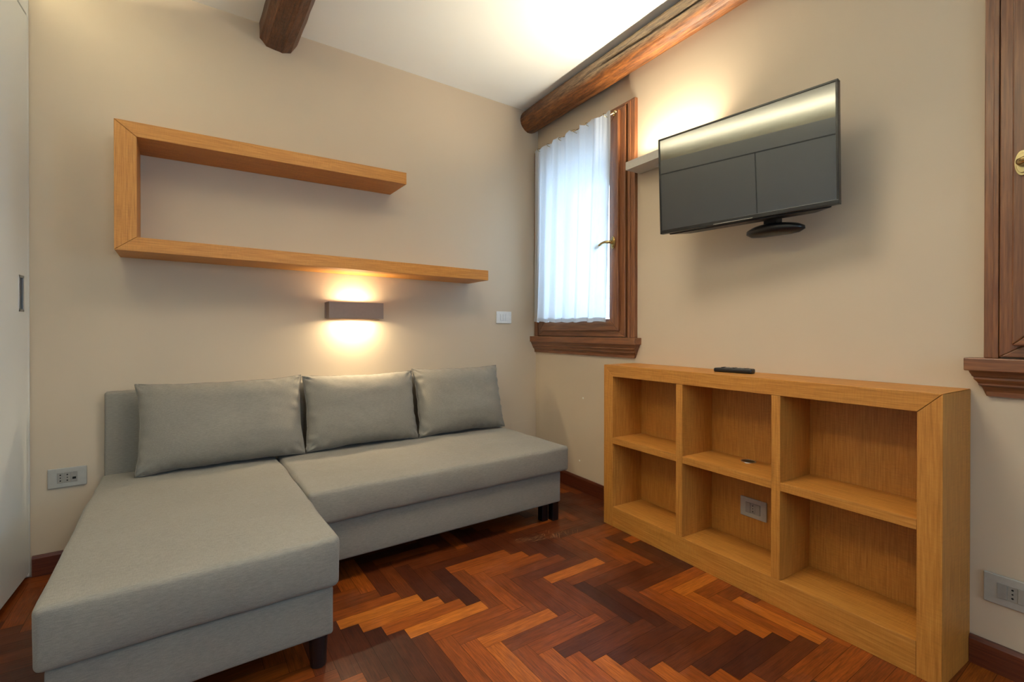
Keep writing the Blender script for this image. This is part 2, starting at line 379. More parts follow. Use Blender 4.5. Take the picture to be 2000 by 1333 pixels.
# skirting boards
def skirt_profile(d, h): return [(0, 0), (-d, 0), (-d, h-.012), (-d+.005, h), (0, h)]
bm = BM()
for (y0, y1) in ((-1.002, -.0), (Y_BACK, -2.441)): prism(bm, skirt_profile(.013, .088), 1, y0, y1)
struct('baseboard_right', bm, SKIRT[1])
bm = BM(); prism(bm, [(-0, 0), (-.013, 0), (-.013, .076), (-.008, .088), (0, .088)], 0, -2.72, -.014)
o = struct('baseboard_back', bm, SKIRT[0]); o.rotation_euler.z = ANG

# ------------------------------------------------------------------ windows
def window(n, y_hi, y_lo, casing, frame_o, sash_o, stile, z_sill, z_top, handle_side, sill_y):
    """offsets measured from the outer casing edge; handle_side -1: handle at y_lo"""
    root = bpy.data.objects.new('window_%d' % n, None); COL.objects.link(root); root['kind'] = 'structure'
    root.location = (0, (y_hi+y_lo)/2, z_sill); cy, cz = (y_hi+y_lo)/2, z_sill
    def fr(name, off0, off1, xf, xb, zt0, zb0, zt1, zb1, m, bevel=.003, zb_none=False):
        bm = BM(); a, b = y_hi-off0-cy, y_lo+off0-cy; a1, b1 = y_hi-off1-cy, y_lo+off1-cy
        zt0, zb0, zt1, zb1 = [q-cz for q in (zt0, zb0, zt1, zb1)]
        prism(bm, [(a, zb0), (a, zt0), (a1, zt1), (a1, zb1)], 0, xf, xb)
        prism(bm, [(b, zb0), (b, zt0), (b1, zt1), (b1, zb1)], 0, xf, xb)
        bm2 = BM(); prism(bm2, [(a, zt0), (b, zt0), (b1, zt1), (a1, zt1)], 0, xf, xb)
        if not zb_none: prism(bm2, [(a, zb0), (b, zb0), (b1, zb1), (a1, zb1)], 0, xf, xb)
        o1 = obj(name, bm, WALNUT[2], root, bev=bevel); o2 = obj(name+'_rail', bm2, WALNUT[1], o1, bev=bevel)
        return o1
    zt = z_top
    fr('casing', 0, casing, -.022, .019, zt, z_sill, zt-casing*.35, z_sill, 0, zb_none=True)
    fr('casing_bead', casing*.62, casing, -.027, -.010, zt-.010, z_sill, zt-.016, z_sill, 0, zb_none=True, bevel=.002)
    fr('window_frame', frame_o, sash_o+.03, -.030, .06, zt-.018, z_sill+.004, zt-.05, z_sill+.045, 0)
    sb = z_sill+.04; st = zt-.034
    s = fr('sash', sash_o, sash_o+stile, -.048, .02, st, sb, st-.065, sb+.072, 0, bevel=.004)
    s['label'] = 'opening casement sash'
    ga, gb = y_hi-sash_o-stile-cy, y_lo+sash_o+stile-cy
    obj('glass_bead', prism(prism(BM(), [(ga, sb+.072-cz), (ga-.008, sb+.080-cz), (ga-.008, st-.073-cz), (ga, st-.065-cz)], 0, -.04, -.01),
        [(gb, sb+.072-cz), (gb+.008, sb+.080-cz), (gb+.008, st-.073-cz), (gb, st-.065-cz)], 0, -.04, -.01), WALNUT[2], s)
    obj('pane', bx(-.018, -.012, gb-.004, ga+.004, sb+.070-cz, st-.063-cz), M_GLASS, s)
    # sill with moulded apron
    s0, s1 = sill_y[0]-cy, sill_y[1]-cy; sl = z_sill-cz; R_ = handle_side
    bm = bx(-.056, .02, s1, s0, sl-.040, sl+.0)
    sm = obj('window_sill', bm, WALNUT[1], root, bev=.003)
    prof = [(0, -.040), (-.046, -.040), (-.044, -.046), (-.041, -.052), (-.040, -.056), (-.036, -.060), (-.036, -.066), (-.030, -.074), (-.027, -.080), (-.027, -.084), (-.022, -.088), (-.015, -.096), (-.012, -.104), (-.011, -.118), (0, -.118)]
    bm = BM(); ins = lambda x: (.056+x)*.95; rings = []
    for (x, z) in prof:
        k = ins(x) if x < 0 else None
        rings.append((x, z, k))
    sec = []
    for end in (0, 1):
        vs = []
        for (x, z, k) in rings:
            kk = k if k is not None else (ins(-.046) if z > -.05 else ins(-.011))
            if sill_y[2+end]: kk = 0
            vs.append(bm.verts.new((x, (s1+kk) if end == 0 else (s0-kk), sl+z)))
        sec.append(vs)
    A, B = sec; n_ = len(A); bm.faces.new(A); bm.faces.new(B[::-1])
    for i in range(n_): bm.faces.new((A[i], B[i], B[(i+1) % n_], A[(i+1) % n_]))
    obj('sill_moulding', bm, WALNUT[1], sm)
    # exterior stone reveal sill
    obj('outer_sill', bx(.06, T+.05, y_lo+.1-cy, y_hi-.06-cy, -.03+.04, .05), M_CEIL, root)
    # handle
    hy = (y_lo+sash_o+stile*.5 if handle_side < 0 else y_hi-sash_o-stile*.5)-cy; hz = 1.575-.035*(n == 2)-cz; d = -handle_side
    if n == 2: hy += .014
    hb = BM(); cyl(hb, (hy, hz), 0, .018, -.049, -.055, 28, sx=.95, sy=2.05); cyl(hb, (hy, hz), 0, .014, -.055, -.060, 28, sx=.95, sy=2.1)
    ho = obj('handle_plate', hb, M_BRASS, s, bev=.001); ho['label'] = 'brass handle plate'
    pts = [(-.058, 0, 0), (-.075, 0, 0), (-.086, .010, .001), (-.090, .030, .003), (-.090, .055, .000), (-.088, .080, -.010), (-.087, .100, -.020), (-.087, .113, -.027), (-.087, .118, -.029)]
    lv = BM(); tube(lv, [(p[0], hy+d*p[1], hz+p[2]) for p in pts], [.011, .0105, .010, .0082, .0076, .0082, .0102, .0108, .006], 14)
    lo = obj('handle_lever', lv, M_BRASS, ho, smooth=True); lo['label'] = 'brass lever'
    return root
window(1, -.012, -1.022, .052, .068, .108, .072, 1.012, 2.384, -1, (.0, -1.052, False, True))
window(2, -2.474, -3.50, .034, .036, .066, .074, .968, 2.375, 1, (-2.436, -3.54, False, False))

fill_win = bpy.data.objects.new('window_3', None); COL.objects.link(fill_win); fill_win['kind'] = 'structure'; fill_win.location = (-1.36, Y_BACK-.05, .90)  # added window, out of view, letting in soft fill daylight
for (a_, b_) in ((-.54, -.0005), (.0005, .54)):
    bm = BM(); box(bm, a_, a_+.06, -.10, -.04, 0, 1.24); box(bm, b_-.06, b_, -.10, -.04, 0, 1.24)
    box(bm, a_+.06, b_-.06, -.10, -.04, 0, .07); box(bm, a_+.06, b_-.06, -.10, -.04, 1.17, 1.24); s_ = obj('sash', bm, WALNUT[2], fill_win, bev=.003)
    obj('pane', bx(a_+.055, b_-.055, -.075, -.070, .065, 1.175), M_GLASS, s_)

# curtain with rod and rings
def fold(ph, t):
    q = math.sin(ph*5.3+.6); return (.018*math.copysign(abs(q)**.6, q)+.007*math.sin(ph*11.2+1.0+.6*t)+.008*math.sin(ph*2.1+t*.8))*(.5+.5*t)
def curtain():
    bm = BM(); NY, NZ = 150, 70; hooks = [.02, .19, .37, .53, .66, .80, .985]; grid = []
    for j in range(NZ+1):
        t = j/NZ; row = []
        for i in range(NY+1):
            s = i/NY
            y = -.122 - s*.765
            yb = -.096 - s*.738
            g = t**1.3; yy = y*(1-g)+yb*g
            ph = s*2*PI
            a = fold(ph, t)
            a += .004*noise.noise(Vector((s*14, t*3, 0)))
            yy += .012*math.sin(ph*5.3+1.8+.5*math.sin(ph*2))*(.4+.6*t)
            x = -.097 + a
            zt = 2.350-.012*s
            dd = min(abs(s-h) for h in hooks); sag = .012*min(1, (dd/.07))**1.5
            ztop = zt-sag+.010*math.exp(-(dd/.012)**2)
            zb = 1.120-.010*s + .004*math.sin(ph*6.3+2)
            z = ztop*(1-t)+zb*t
            row.append(bm.verts.new((x, yy, z)))
        grid.append(row)
    for j in range(NZ):
        for i in range(NY): bm.faces.new((grid[j][i], grid[j][i+1], grid[j+1][i+1], grid[j+1][i]))
    return bm, grid
cb, _g = curtain()
cr = thing('curtain', 'sheer white linen curtain hanging gathered over the small window beside the corner', 'curtain', (0, 0, 0))
co = obj('curtain_panel', cb, M_CURT, cr, smooth=True)
bm = BM(); NY = 150
for (z0, z1) in ((1.104, 1.130),):
    prev = None
    for i in range(NY+1):
        s = i/NY; ph = s*2*PI; yy = -.096-s*.738+.012*math.sin(ph*5.3+1.8+.5*math.sin(ph*2))
        a = fold(ph, 1)+.004*noise.noise(Vector((s*14, 3, 0)))
        x = -.0995+a; dz = -.010*s+.004*math.sin(ph*6.3+2)
        cur = [bm.verts.new((x, yy, z0+dz+.012)), bm.verts.new((x, yy, z1+dz+.010))]
        if prev: bm.faces.new((prev[0], cur[0], cur[1], prev[1]))
        prev = cur
obj('hem', bm, M_CURT, cr, smooth=True)
for k, s in enumerate((.085, .23, .40, .60, .76, .965)):
    y = -.122-s*.765; z = 2.334-.012*s
    bm = BM(); n = 20
    pts = [(-.090+.025*math.cos(a), y+.004*math.sin(a), z+.011*math.sin(a)) for a in [2*PI*i/n for i in range(n+1)]]
    tube(bm, pts, [.0018]*(n+1), 6, False); obj('ring', bm, M_BRASS, cr, smooth=True)
rod = thing('curtain_rod', 'thin brass curtain rod with small finials across the casement sash', 'curtain rod', (0, 0, 0))
bm = BM(); tube(bm, [(-.070, -.108, 2.338), (-.070, -.905, 2.328)], [.0042, .0042], 14); obj('pole', bm, M_BRASS, rod, smooth=True)
for (y, z, d) in ((-.108, 2.338, 1), (-.905, 2.328, -1)):
    bm = BM(); tube(bm, [(-.070, y, z), (-.070, y+d*.004, z), (-.070, y+d*.010, z), (-.070, y+d*.016, z), (-.070, y+d*.021, z)], [.005, .008, .0095, .007, .002], 14)
    obj('finial', bm, M_BRASS, rod, smooth=True)
    bm = BM(); tube(bm, [(-.049, y-d*.02, z), (-.070, y-d*.02, z)], [.0035, .0035], 10); cyl(bm, (y-d*.02, z), 0, .009, -.0485, -.052, 16)
    obj('bracket', bm, M_BRASS, rod)

# ------------------------------------------------------------------ ceiling beams
def log_beam():
    bm = BM(); tl = bm.verts.layers.float_color.new('tone'); NT, NR = 340, 110; L0, L1 = .03, -5.62; rings = []
    for i in range(NT+1):
        t = i/NT; y = L0+(L1-L0)*t; ring = []
        cx = -.062+.004*math.sin(y*1.7); cz = 2.604+.003*math.sin(y*2.3+1)
        for k in range(NR):
            a = 2*PI*k/NR           # 0 = +x, pi = into room, 3pi/2 = down
            r = .0815+.002*abs(y)/4
            d = Vector((math.cos(a), 0, math.sin(a)))
            r += .0045*noise.noise(Vector((d.x*1.3, y*1.6, d.z*1.3)))+.0016*noise.noise(Vector((d.x*7, y*2.5, d.z*7)))+.0010*noise.noise(Vector((d.x*16, y*6, d.z*16)))
            # long drying crack on the room side
            ac = PI*1.03+min(.22, max(0, -y-.9)*.28)+.035*noise.noise(Vector((y*7, 0, 0)))
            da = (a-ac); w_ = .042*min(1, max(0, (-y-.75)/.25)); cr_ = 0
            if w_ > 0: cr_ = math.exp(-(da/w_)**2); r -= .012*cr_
            v = bm.verts.new((cx+d.x*r, y, cz+d.z*r)); 
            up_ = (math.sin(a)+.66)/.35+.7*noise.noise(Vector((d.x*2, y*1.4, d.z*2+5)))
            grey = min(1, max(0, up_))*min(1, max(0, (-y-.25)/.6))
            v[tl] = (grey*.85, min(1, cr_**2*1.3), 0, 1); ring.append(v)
        rings.append(ring)
    for a, b in zip(rings, rings[1:]):
        for k in range(NR): bm.faces.new((a[k], a[(k+1) % NR], b[(k+1) % NR], b[k]))
    bm.faces.new(rings[0]); bm.faces.new(rings[-1][::-1])
    return bm
o = obj('ceiling_beam', log_beam(), M_LOG, smooth=True)
tag(o, 'round cracked log beam running under the ceiling above the television wall', 'beam', 'wooden ceiling beams')
def hewn_beam():
    bm = BM(); prof = [(-1.853, 2.70), (-1.853, 2.602), (-1.822, 2.568), (-1.742, 2.556), (-1.702, 2.572), (-1.668, 2.63), (-1.664, 2.70)]
    dense = []
    for p, q in zip(prof, prof[1:]+prof[:1]):
        nn = max(2, int(math.hypot(q[0]-p[0], q[1]-p[1])/.009))
        for k in range(nn): dense.append((p[0]+(q[0]-p[0])*k/nn, p[1]+(q[1]-p[1])*k/nn))
    rings = []
    cxm, czm = -1.76, 2.64
    for i in range(240):
        y = .02-(5.6)*i/239; ring = []
        for (x, z) in dense:
            d = Vector((x-cxm, 0, z-czm)).normalized()
            k = .006*noise.noise(Vector((x*6, y*2.5, z*6)))+.003*noise.noise(Vector((x*20, y*9, z*20)))
            ring.append(bm.verts.new((x+d.x*k, y, z+d.z*k)))
        rings.append(ring)
    n = len(dense)
    for a, b in zip(rings, rings[1:]):
        for k in range(n): bm.faces.new((a[k], a[(k+1) % n], b[(k+1) % n], b[k]))
    bm.faces.new(rings[0]); bm.faces.new(rings[-1][::-1]); return bm
o = obj('ceiling_beam', hewn_beam(), M_HEWN, bev=0); o.rotation_euler.z = ANG
tag(o, 'dark hewn beam with chamfered edges meeting the wall above the oak wall shelf', 'beam', 'wooden ceiling beams')

# ------------------------------------------------------------------ wardrobe on the left
WX = -2.72; wy1 = -.162
wd = thing('wardrobe', 'tall white wardrobe with sliding doors filling the left wall', 'wardrobe', (WX-.3, -2.2, 0))
ox, oy = WX-.3, -2.2
def lw(x0, x1, y0, y1, z0, z1): return bx(x0-ox, x1-ox, y0-oy, y1-oy, z0, z1)
obj('carcass', lw(X_LEFT+.002, WX-.03, -5.59, wy1-.045, .06, 2.46), M_WARD, wd)
obj('side_panel', lw(WX-.028, WX+.0, wy1-.019, wy1-.001, .012, 2.50), M_WARD, wd, bev=.001)
obj('light_strip', lw(-2.875, -2.845, -3.65, -.35, 2.461, 2.472), M_LED, wd)
obj('gap_shade_panel', lw(WX-.0298, WX-.0225, -5.59, wy1-.022, .02, 2.40), M_GAP_SHADE, wd)  # dark sheet behind the doors, colours their seams as shade
obj('plinth', lw(WX-.10, WX-.05, -5.59, wy1-.03, .0, .06), M_BLACK, wd)
obj('fascia', lw(WX-.022, WX+.0, -5.59, wy1-.021, 2.378, 2.505), M_WARD, wd, bev=.001)
doors = [(-1.298, wy1-.022), (-2.44, -1.306), (-3.58, -2.445), (-4.72, -3.585), (-5.59, -4.725)]
for i, (y0, y1) in enumerate(doors):
    bm = BM()
    if i == 0:
        hy0, hy1, hz0, hz1 = -.292, -.236, 1.128, 1.276
        for (a, b, c, d) in ((y0, hy0, .028, 2.368), (hy1, y1, .028, 2.368), (hy0, hy1, .028, hz0), (hy0, hy1, hz1, 2.368)):
            box(bm, WX-.022-ox, WX-ox, a-oy, b-oy, c, d)
        bmesh.ops.remove_doubles(bm, verts=bm.verts, dist=1e-5)
    else: box(bm, WX-.022-ox, WX-ox, y0-oy, y1-oy, .028, 2.368)
    dr = obj('sliding_door', bm, M_WARD, wd, bev=.0 if i == 0 else .001)
    if i == 0:
        hb = BM(); X0 = WX-ox
        box(hb, X0-.018, X0-.0165, hy0-oy, hy1-oy, hz0, hz1)
        for (a, b, c, d) in ((hy0, hy0+.010, hz0, hz1), (hy1-.010, hy1, hz0, hz1), (hy0, hy1, hz0, hz0+.010), (hy0, hy1, hz1-.010, hz1)):
            box(hb, X0-.018, X0+.0015, a-oy, b-oy, c, d)
        hh = obj('recessed_handle', hb, M_CHROME, dr, bev=.0008); hh['label'] = 'satin metal recessed finger pull'

# ------------------------------------------------------------------ oak wall shelf
sh = thing('wall_shelf', 'C shaped oak wall shelf with long lower board above the sofa', 'shelf', AW(-1.5, 0, 1.385), ANG)
sx, sz = -1.5, 1.385; D = .257
def shp(name, pts, axis):
    bm = prism(BM(), [(x-sx, z-sz) for x, z in pts], 1, -D, -.001); return obj(name, bm, OAK[axis], sh, bev=.0012)
shp('upper_board', [(-2.427, 1.938), (-1.137, 1.956), (-1.137, 1.890), (-2.352, 1.877)], 0)
shp('side_board', [(-2.427, 1.9365), (-2.352, 1.8755), (-2.352, 1.4515), (-2.427, 1.3915)], 2)
shp('lower_board', [(-2.427, 1.390), (-2.352, 1.450), (-.584, 1.437), (-.584, 1.374)], 0)

# ------------------------------------------------------------------ sconce
scn = thing('wall_lamp', 'taupe box wall lamp glowing up and down below the oak shelf', 'lamp', AW(-1.365, 0, 1.168), ANG)
hw, hh_ = .156, .047
bm = BM()
box(bm, -hw, hw, -.082, -.078, -hh_, hh_); box(bm, -hw, -hw+.004, -.078, -.020, -hh_, hh_); box(bm, hw-.004, hw, -.078, -.020, -hh_, hh_)
obj('shade', bm, M_SCONCE, scn, bev=.0008)
obj('wall_plate', bx(-hw-.004, hw+.004, -.020, -.001, -hh_+.002, hh_-.002), M_SCONCE, scn, bev=.0008)
obj('diffuser', bx(-hw+.010, hw-.010, -.070, -.026, -.012, .012), M_LED, scn)
for nm, dz, wt in (('sconce_up_light', .016, SCONCE_UP_W), ('sconce_down_light', -.016, SCONCE_DN_W)):
    p = AW(-1.365, -.048, 1.168+dz); area(nm, p, (0, 0, 1 if dz > 0 else -1), .13, .04, wt, (1.0, .80, .50), xaxis=(CA, SA, 0))

# ------------------------------------------------------------------ light bar on the right wall
lb = thing('wall_lamp', 'slim pale grey light bar shining up the wall, half hidden behind the television', 'lamp', (0, -1.295, 1.963))
bm = BM(); a, b = -.25, .25
box(bm, -.118, -.004, a, b, -.022, -.016); box(bm, -.118, -.112, a, b, -.016, .022); box(bm, -.112, -.004, a, a+.006, -.016, .022); box(bm, -.112, -.004, b-.006, b, -.016, .022); box(bm, -.010, -.002, a, b, -.022, .022)
obj('housing', bm, M_BAR, lb, bev=.0008)
obj('diffuser', bx(-.105, -.015, a+.012, b-.012, -.012, -.004), M_LED, lb)
obj('wall_bracket', bx(-.045, -.0005, -.10, .10, -.032, -.023), M_BAR, lb, bev=.001)
area('light_bar_light', (-.066, -1.295, 1.967), (-.75, 0, 1), .46, .06, BAR_W, (1.0, .86, .64), spread=math.radians(150))

cl_ = thing('added_fill_lamp', 'flat square white ceiling lamp, unseen, added for fill light', 'lamp', (-1.35, -1.75, CEIL))  # added lamp body around the fill light, out of view
bm = BM()
for (a, b, c, d) in ((-.32, .32, -.32, -.305), (-.32, .32, .305, .32), (-.32, -.305, -.305, .305), (.305, .32, -.305, .305)): box(bm, a, b, c, d, -.075, -.0005)
obj('frame', bm, M_BAR, cl_, bev=.001)
obj('diffuser', bx(-.304, .304, -.304, .304, -.070, -.050), M_LED, cl_)

# ------------------------------------------------------------------ television
TVC = Vector((-.245, -1.792, 1.716)); tdir = Vector((.110, -.696, 0)).normalized()
rz = math.atan2(tdir.y, tdir.x)
tv = thing('television', 'black flat screen television tilted on the wall beside the light bar', 'television', TVC, 0)
# local frame: x along screen, y = normal pointing into the wall, z up, leaning forward at the top
nrm = Vector((0, 0, 1)).cross(tdir); tilt = math.radians(2.6)
tv.rotation_euler = (Matrix((tdir, nrm, Vector((0, 0, 1)))).transposed() @ Matrix.Rotation(tilt, 3, 'X')).to_euler()
W2, H2 = .354, .2165; B = .008
bm = BM()
for (x0, x1, z0, z1) in ((-W2, W2, H2-B, H2), (-W2, W2, -H2, -H2+.016), (-W2, -W2+B, -H2+.016, H2-B), (W2-B, W2, -H2+.016, H2-B)): box(bm, x0, x1, -.004, .022, z0, z1)
obj('bezel', bm, M_TVB, tv, bev=.0012)
obj('screen', bx(-W2+B, W2-B, -.0015, .016, -H2+.016, H2-B), M_SCREEN, tv)
bm = BM(); box(bm, -W2+.001, W2-.001, .016, .024, -H2+.001, H2-.001)
prism(bm, [(-W2+.03, .024), (-W2+.10, .085), (W2-.10, .085), (W2-.03, .024)], 2, -H2-.004, H2-.06)
obj('rear_shell', bm, M_BLACK, tv, bev=.002)
obj('chin_strip', bx(-.10, .06, -.0052, -.0038, -H2+.002, -H2+.0035), M_EDGE, tv)
bm = BM(); box(bm, -.05, .05, .085, .12, -.06, .06); obj('mounting_plate', bm, M_BLACK, tv, bev=.002)
ft = BM(); NS = 40; c0 = BM()
rings = []
M3 = tv.rotation_euler.to_matrix().inverted()
for j, (k, z) in enumerate(((0, -.026), (.55, -.026), (.82, -.019), (1.0, -.004), (.99, .008), (.8, .016), (.4, .020), (0, .021))):
    ring = []
    for i in range(NS):
        a = 2*PI*i/NS; yy = math.cos(a)*.118; xx = math.sin(a)*.052
        bend = .022*(yy/.118)**2*-1
        p = Vector((-.105+xx*k, -1.868+yy*k, 1.470+z+bend*.5*k*k+.004*k*yy/.118)); ring.append(ft.verts.new(M3 @ (p-TVC)))
    rings.append(ring)
for a, b in zip(rings, rings[1:]):
    for k in range(NS): ft.faces.new((a[k], a[(k+1) % NS], b[(k+1) % NS], b[k]))
bmesh.ops.remove_doubles(ft, verts=ft.verts, dist=1e-5)
obj('foot', ft, M_BLACK, tv, smooth=True)
nk = BM()
def wpt(x, y, z): return M3 @ (Vector((x, y, z))-TVC)
vs = [nk.verts.new(wpt(x, y, z)) for x in (-.135, -.095) for y in (-1.895, -1.838) for z in (1.478, 1.535)]
for f in ((0, 1, 3, 2), (4, 6, 7, 5), (0, 4, 5, 1), (2, 3, 7, 6), (0, 2, 6, 4), (1, 5, 7, 3)): nk.faces.new([vs[i] for i in f])
obj('neck', nk, M_TVB, tv, bev=.004)
am = BM(); tube(am, [wpt(-.001, -1.83, 1.70), wpt(-.05, -1.83, 1.70), wpt(-.12, -1.80, 1.70), wpt(-.14, -1.80, 1.715)], [.03, .02, .02, .02], 12)
tube(am, [wpt(-.105, -1.868, 1.50), wpt(-.06, -1.85, 1.60), wpt(-.05, -1.83, 1.70)], [.015, .015, .015], 10)
obj('wall_arm', am, M_BLACK, tv)

# ------------------------------------------------------------------ oak bookcase
Y1, Y2, XF, HC = -1.003, -2.440, -.2371, .867
bc = thing('bookcase', 'low oak bookcase with six open compartments under the television', 'bookcase', (-.12, -1.72, 0))
ax, ay = -.12, -1.72
def bpart(name, x0, x1, y0, y1, z0, z1, axis, bev=.0012): return obj(name, bx(x0-ax, x1-ax, y0-ay, y1-ay, z0, z1), OAK[axis], bc, bev=bev)
yl, yr, zt_ = -1.071, -2.379, .806
XB = -.001
bm = prism(BM(), [(Y1-ay, HC), (Y2-ay, HC), (yr-ay, zt_), (yl-ay, zt_)], 0, XF-ax, XB-ax); obj('top_board', bm, OAK[1], bc, bev=.0015)
bm = prism(BM(), [(Y1-ay, HC-.0016), (Y1-ay, 0), (yl-ay, 0), (yl-ay, zt_-.0016)], 0, XF-ax, XB-ax); obj('side_board', bm, OAK[2], bc, bev=.0015)
bm = prism(BM(), [(Y2-ay, HC-.0016), (Y2-ay, 0), (yr-ay, 0), (yr-ay, zt_-.0016)], 0, XF-ax, XB-ax); obj('side_board', bm, OAK[2], bc, bev=.0015)
bpart('back_panel', -.020, XB, yr+.0005, yl-.0005, .0, zt_-.0005, 2, 0)
bpart('bottom_board', XF, -.0205, yr+.0005, yl-.0005, .0005, .106, 1)
divs = [(-1.486, -1.521), (-1.932, -1.966)]
for (a, b) in divs: bpart('divider', XF, -.0205, b, a, .1065, zt_-.0005, 2)
cols = [(yl, -1.486), (-1.521, -1.932), (-1.966, yr)]
for i, (a, b) in enumerate(cols):
    s_ = bpart('shelf', XF+.0005, -.0205, b+.0005, a-.0005, .446, .478, 1)
    if i == 1:
        g = BM(); cx_, cy_ = -.062-ax, -1.732-ay; n = 32
        for (r0, r1, z0, z1) in ((.031, .026, .4782, .4806),):
            ri = [[g.verts.new((cx_+r*math.cos(2*PI*k/n), cy_+r*math.sin(2*PI*k/n), z)) for k in range(n)] for r, z in ((r0, z0), (r0-.001, z1), (r1, z1), (r1, z0))]
            for p, q in zip(ri, ri[1:]+ri[:1]):
                for k in range(n): g.faces.new((p[k], p[(k+1) % n], q[(k+1) % n], q[k]))
        gr = obj('cable_grommet', g, M_CHROME, s_, smooth=False); gr['label'] = 'round metal cable grommet'
        obj('grommet_cap', cyl(BM(), (cx_, cy_), 2, .026, .4782, .4795, 32), M_BLACK, gr)

# remote control on the bookcase
rc = thing('remote_control', 'black television remote control lying on the oak bookcase', 'remote control', (-.105, -1.690, HC+.0005), math.radians(8))
def rem(p, dn):
    t = p.y/.08; return Vector((p.x*(1-.10*t*t), p.y, p.z*(1-.15*(t+1)/2)))
obj('body', soft_box(-.023, .023, -.083, .083, 0, .021, .006, (3, 10, 2), crown=.001, amp=0, fn=rem), M_BLACK, rc, smooth=True)
for k in range(7):
    for j in range(3):
        obj('button', bx(-.014+j*.011, -.007+j*.011, -.06+k*.017, -.051+k*.017, .0185, .0225), M_MOD if k % 3 else M_LEG, rc, bev=.0008)

# ------------------------------------------------------------------ switches and sockets (local: x along wall, -y out, z up)
def plate(name, label, cat, loc, rotz, w_, h_, mods, mw, white=False):
    t = thing(name, label, cat, loc, rotz, 'wall plates' if False else None)
    obj('cover_plate', bx(-w_/2, w_/2, -.008, -.0005, -h_/2, h_/2), M_SHEEN if white else M_PLATE, t, bev=.003, seg=3)
    n = len(mods); x = -n*mw/2
    for i, m in enumerate(mods):
        a, b = x+i*mw+.0005, x+(i+1)*mw-.0005
        mo = obj('module' if m in 'SR' else 'rocker', bx(a, b, -.0095-(.0015 if m == 'K' else 0), -.007, -.0225, .0225), M_SHEEN if white else M_MOD, t, bev=.0008)
        cx_ = (a+b)/2
        if m == 'S':
            hb = BM()
            for dz, r in ((-.0125, .0028), (0, .0022), (.0125, .0028)): cyl(hb, (cx_, dz), 1, r, -.0099, -.0090, 14)
            obj('socket_holes', hb, M_HOLE, mo)
        if m == 'R':
            obj('jack', bx(cx_-.006, cx_+.006, -.0099, -.009, -.010, .000), M_HOLE, mo)
    return t
plate('wall_socket', 'grey wall socket plate with two sockets and a jack left of the sofa', 'socket', AW(-2.608, 0, .407), ANG, .128, .085, 'SSR', .0225)
plate('light_switch', 'small light switch, daylight sheen painted pale, on the wall between lamp and corner', 'switch', AW(-.2945, 0, 1.148), ANG, .130, .085, 'KKK', .0225, True)
plate('wall_socket', 'grey socket plate inside the lower middle compartment of the bookcase', 'socket', (-.0205, -1.7325, .264), -PI/2, .121, .086, 'KSK', .0225)
plate('wall_socket', 'grey wall socket plate above the skirting right of the bookcase', 'socket', (0, -2.560, .257), -PI/2, .175, .092, 'KSKSK', .0225)

# ------------------------------------------------------------------ sofa
SO = AW(-1.45, -.65, 0); q0 = (-1.45, -.65)
so = thing('sofa', 'grey fabric corner sofa with chaise on the left, on black legs', 'sofa', SO, ANG)
def sb_(x0, x1, y0, y1, z0, z1, r, **kw): return soft_box(x0-q0[0], x1-q0[0], y0-q0[1], y1-q0[1], z0, z1, r, **kw)
def crease(p, dn):
    # pulled folds near the middle of the front edge of the seat
    X_, Y_ = p.x+q0[0], p.y+q0[1]
    if dn.z > .3:
        k = math.exp(-((X_+1.08)/.16)**2-((Y_+.62)/.14)**2)
        p = p+Vector((0, 0, .004*k*math.sin((X_*.8+Y_*.6)*150)))
    return p
o = obj('chaise_cushion', sb_(-2.488, -1.797, -1.312, -.055, .252, .408, .017, n=(14, 24, 5), crown=.008, amp=.005, seed=1), M_FAB, so, smooth=True)
o = obj('seat_cushion', sb_(-1.790, -.425, -.848, -.055, .272, .408, .016, n=(90, 50, 5), crown=.008, amp=.005, seed=4, fn=crease), M_FAB, so, smooth=True)
obj('chaise_base', sb_(-2.470, -1.812, -1.297, -.06, .10, .250, .010, n=(6, 8, 3), crown=.002, amp=.0015, seed=2), M_FAB, so, smooth=True)
obj('seat_base', sb_(-1.806, -.466, -.826, -.06, .10, .270, .010, n=(8, 6, 3), crown=.002, amp=.0015, seed=3), M_FAB, so, smooth=True)
obj('backrest', sb_(-2.480, -.50, -.050, -.002+0, .10, .775, .012, n=(14, 2, 8), crown=.001, amp=.001, seed=5), M_FAB, so, smooth=True)
def leg(x, y, r0=.021, r1=.026, square=False):
    bm = BM()
    if square: box(bm, x-r1-q0[0], x+r1-q0[0], y-r1-q0[1], y+r1-q0[1], 0, .101)
    else: cyl(bm, (x-q0[0], y-q0[1]), 2, r0+.003, 0, .101, 28, r2=r1+.003)
    obj('leg', bm, M_LEG, so, bev=.002)
leg(-1.850, -1.262); leg(-2.43, -1.255); leg(-2.43, -.12); leg(-1.85, -.12)
leg(-.498, -.800, r1=.0205, square=True); leg(-.552, -.775, r1=.020, square=True); leg(-.50, -.11, r1=.02, square=True)

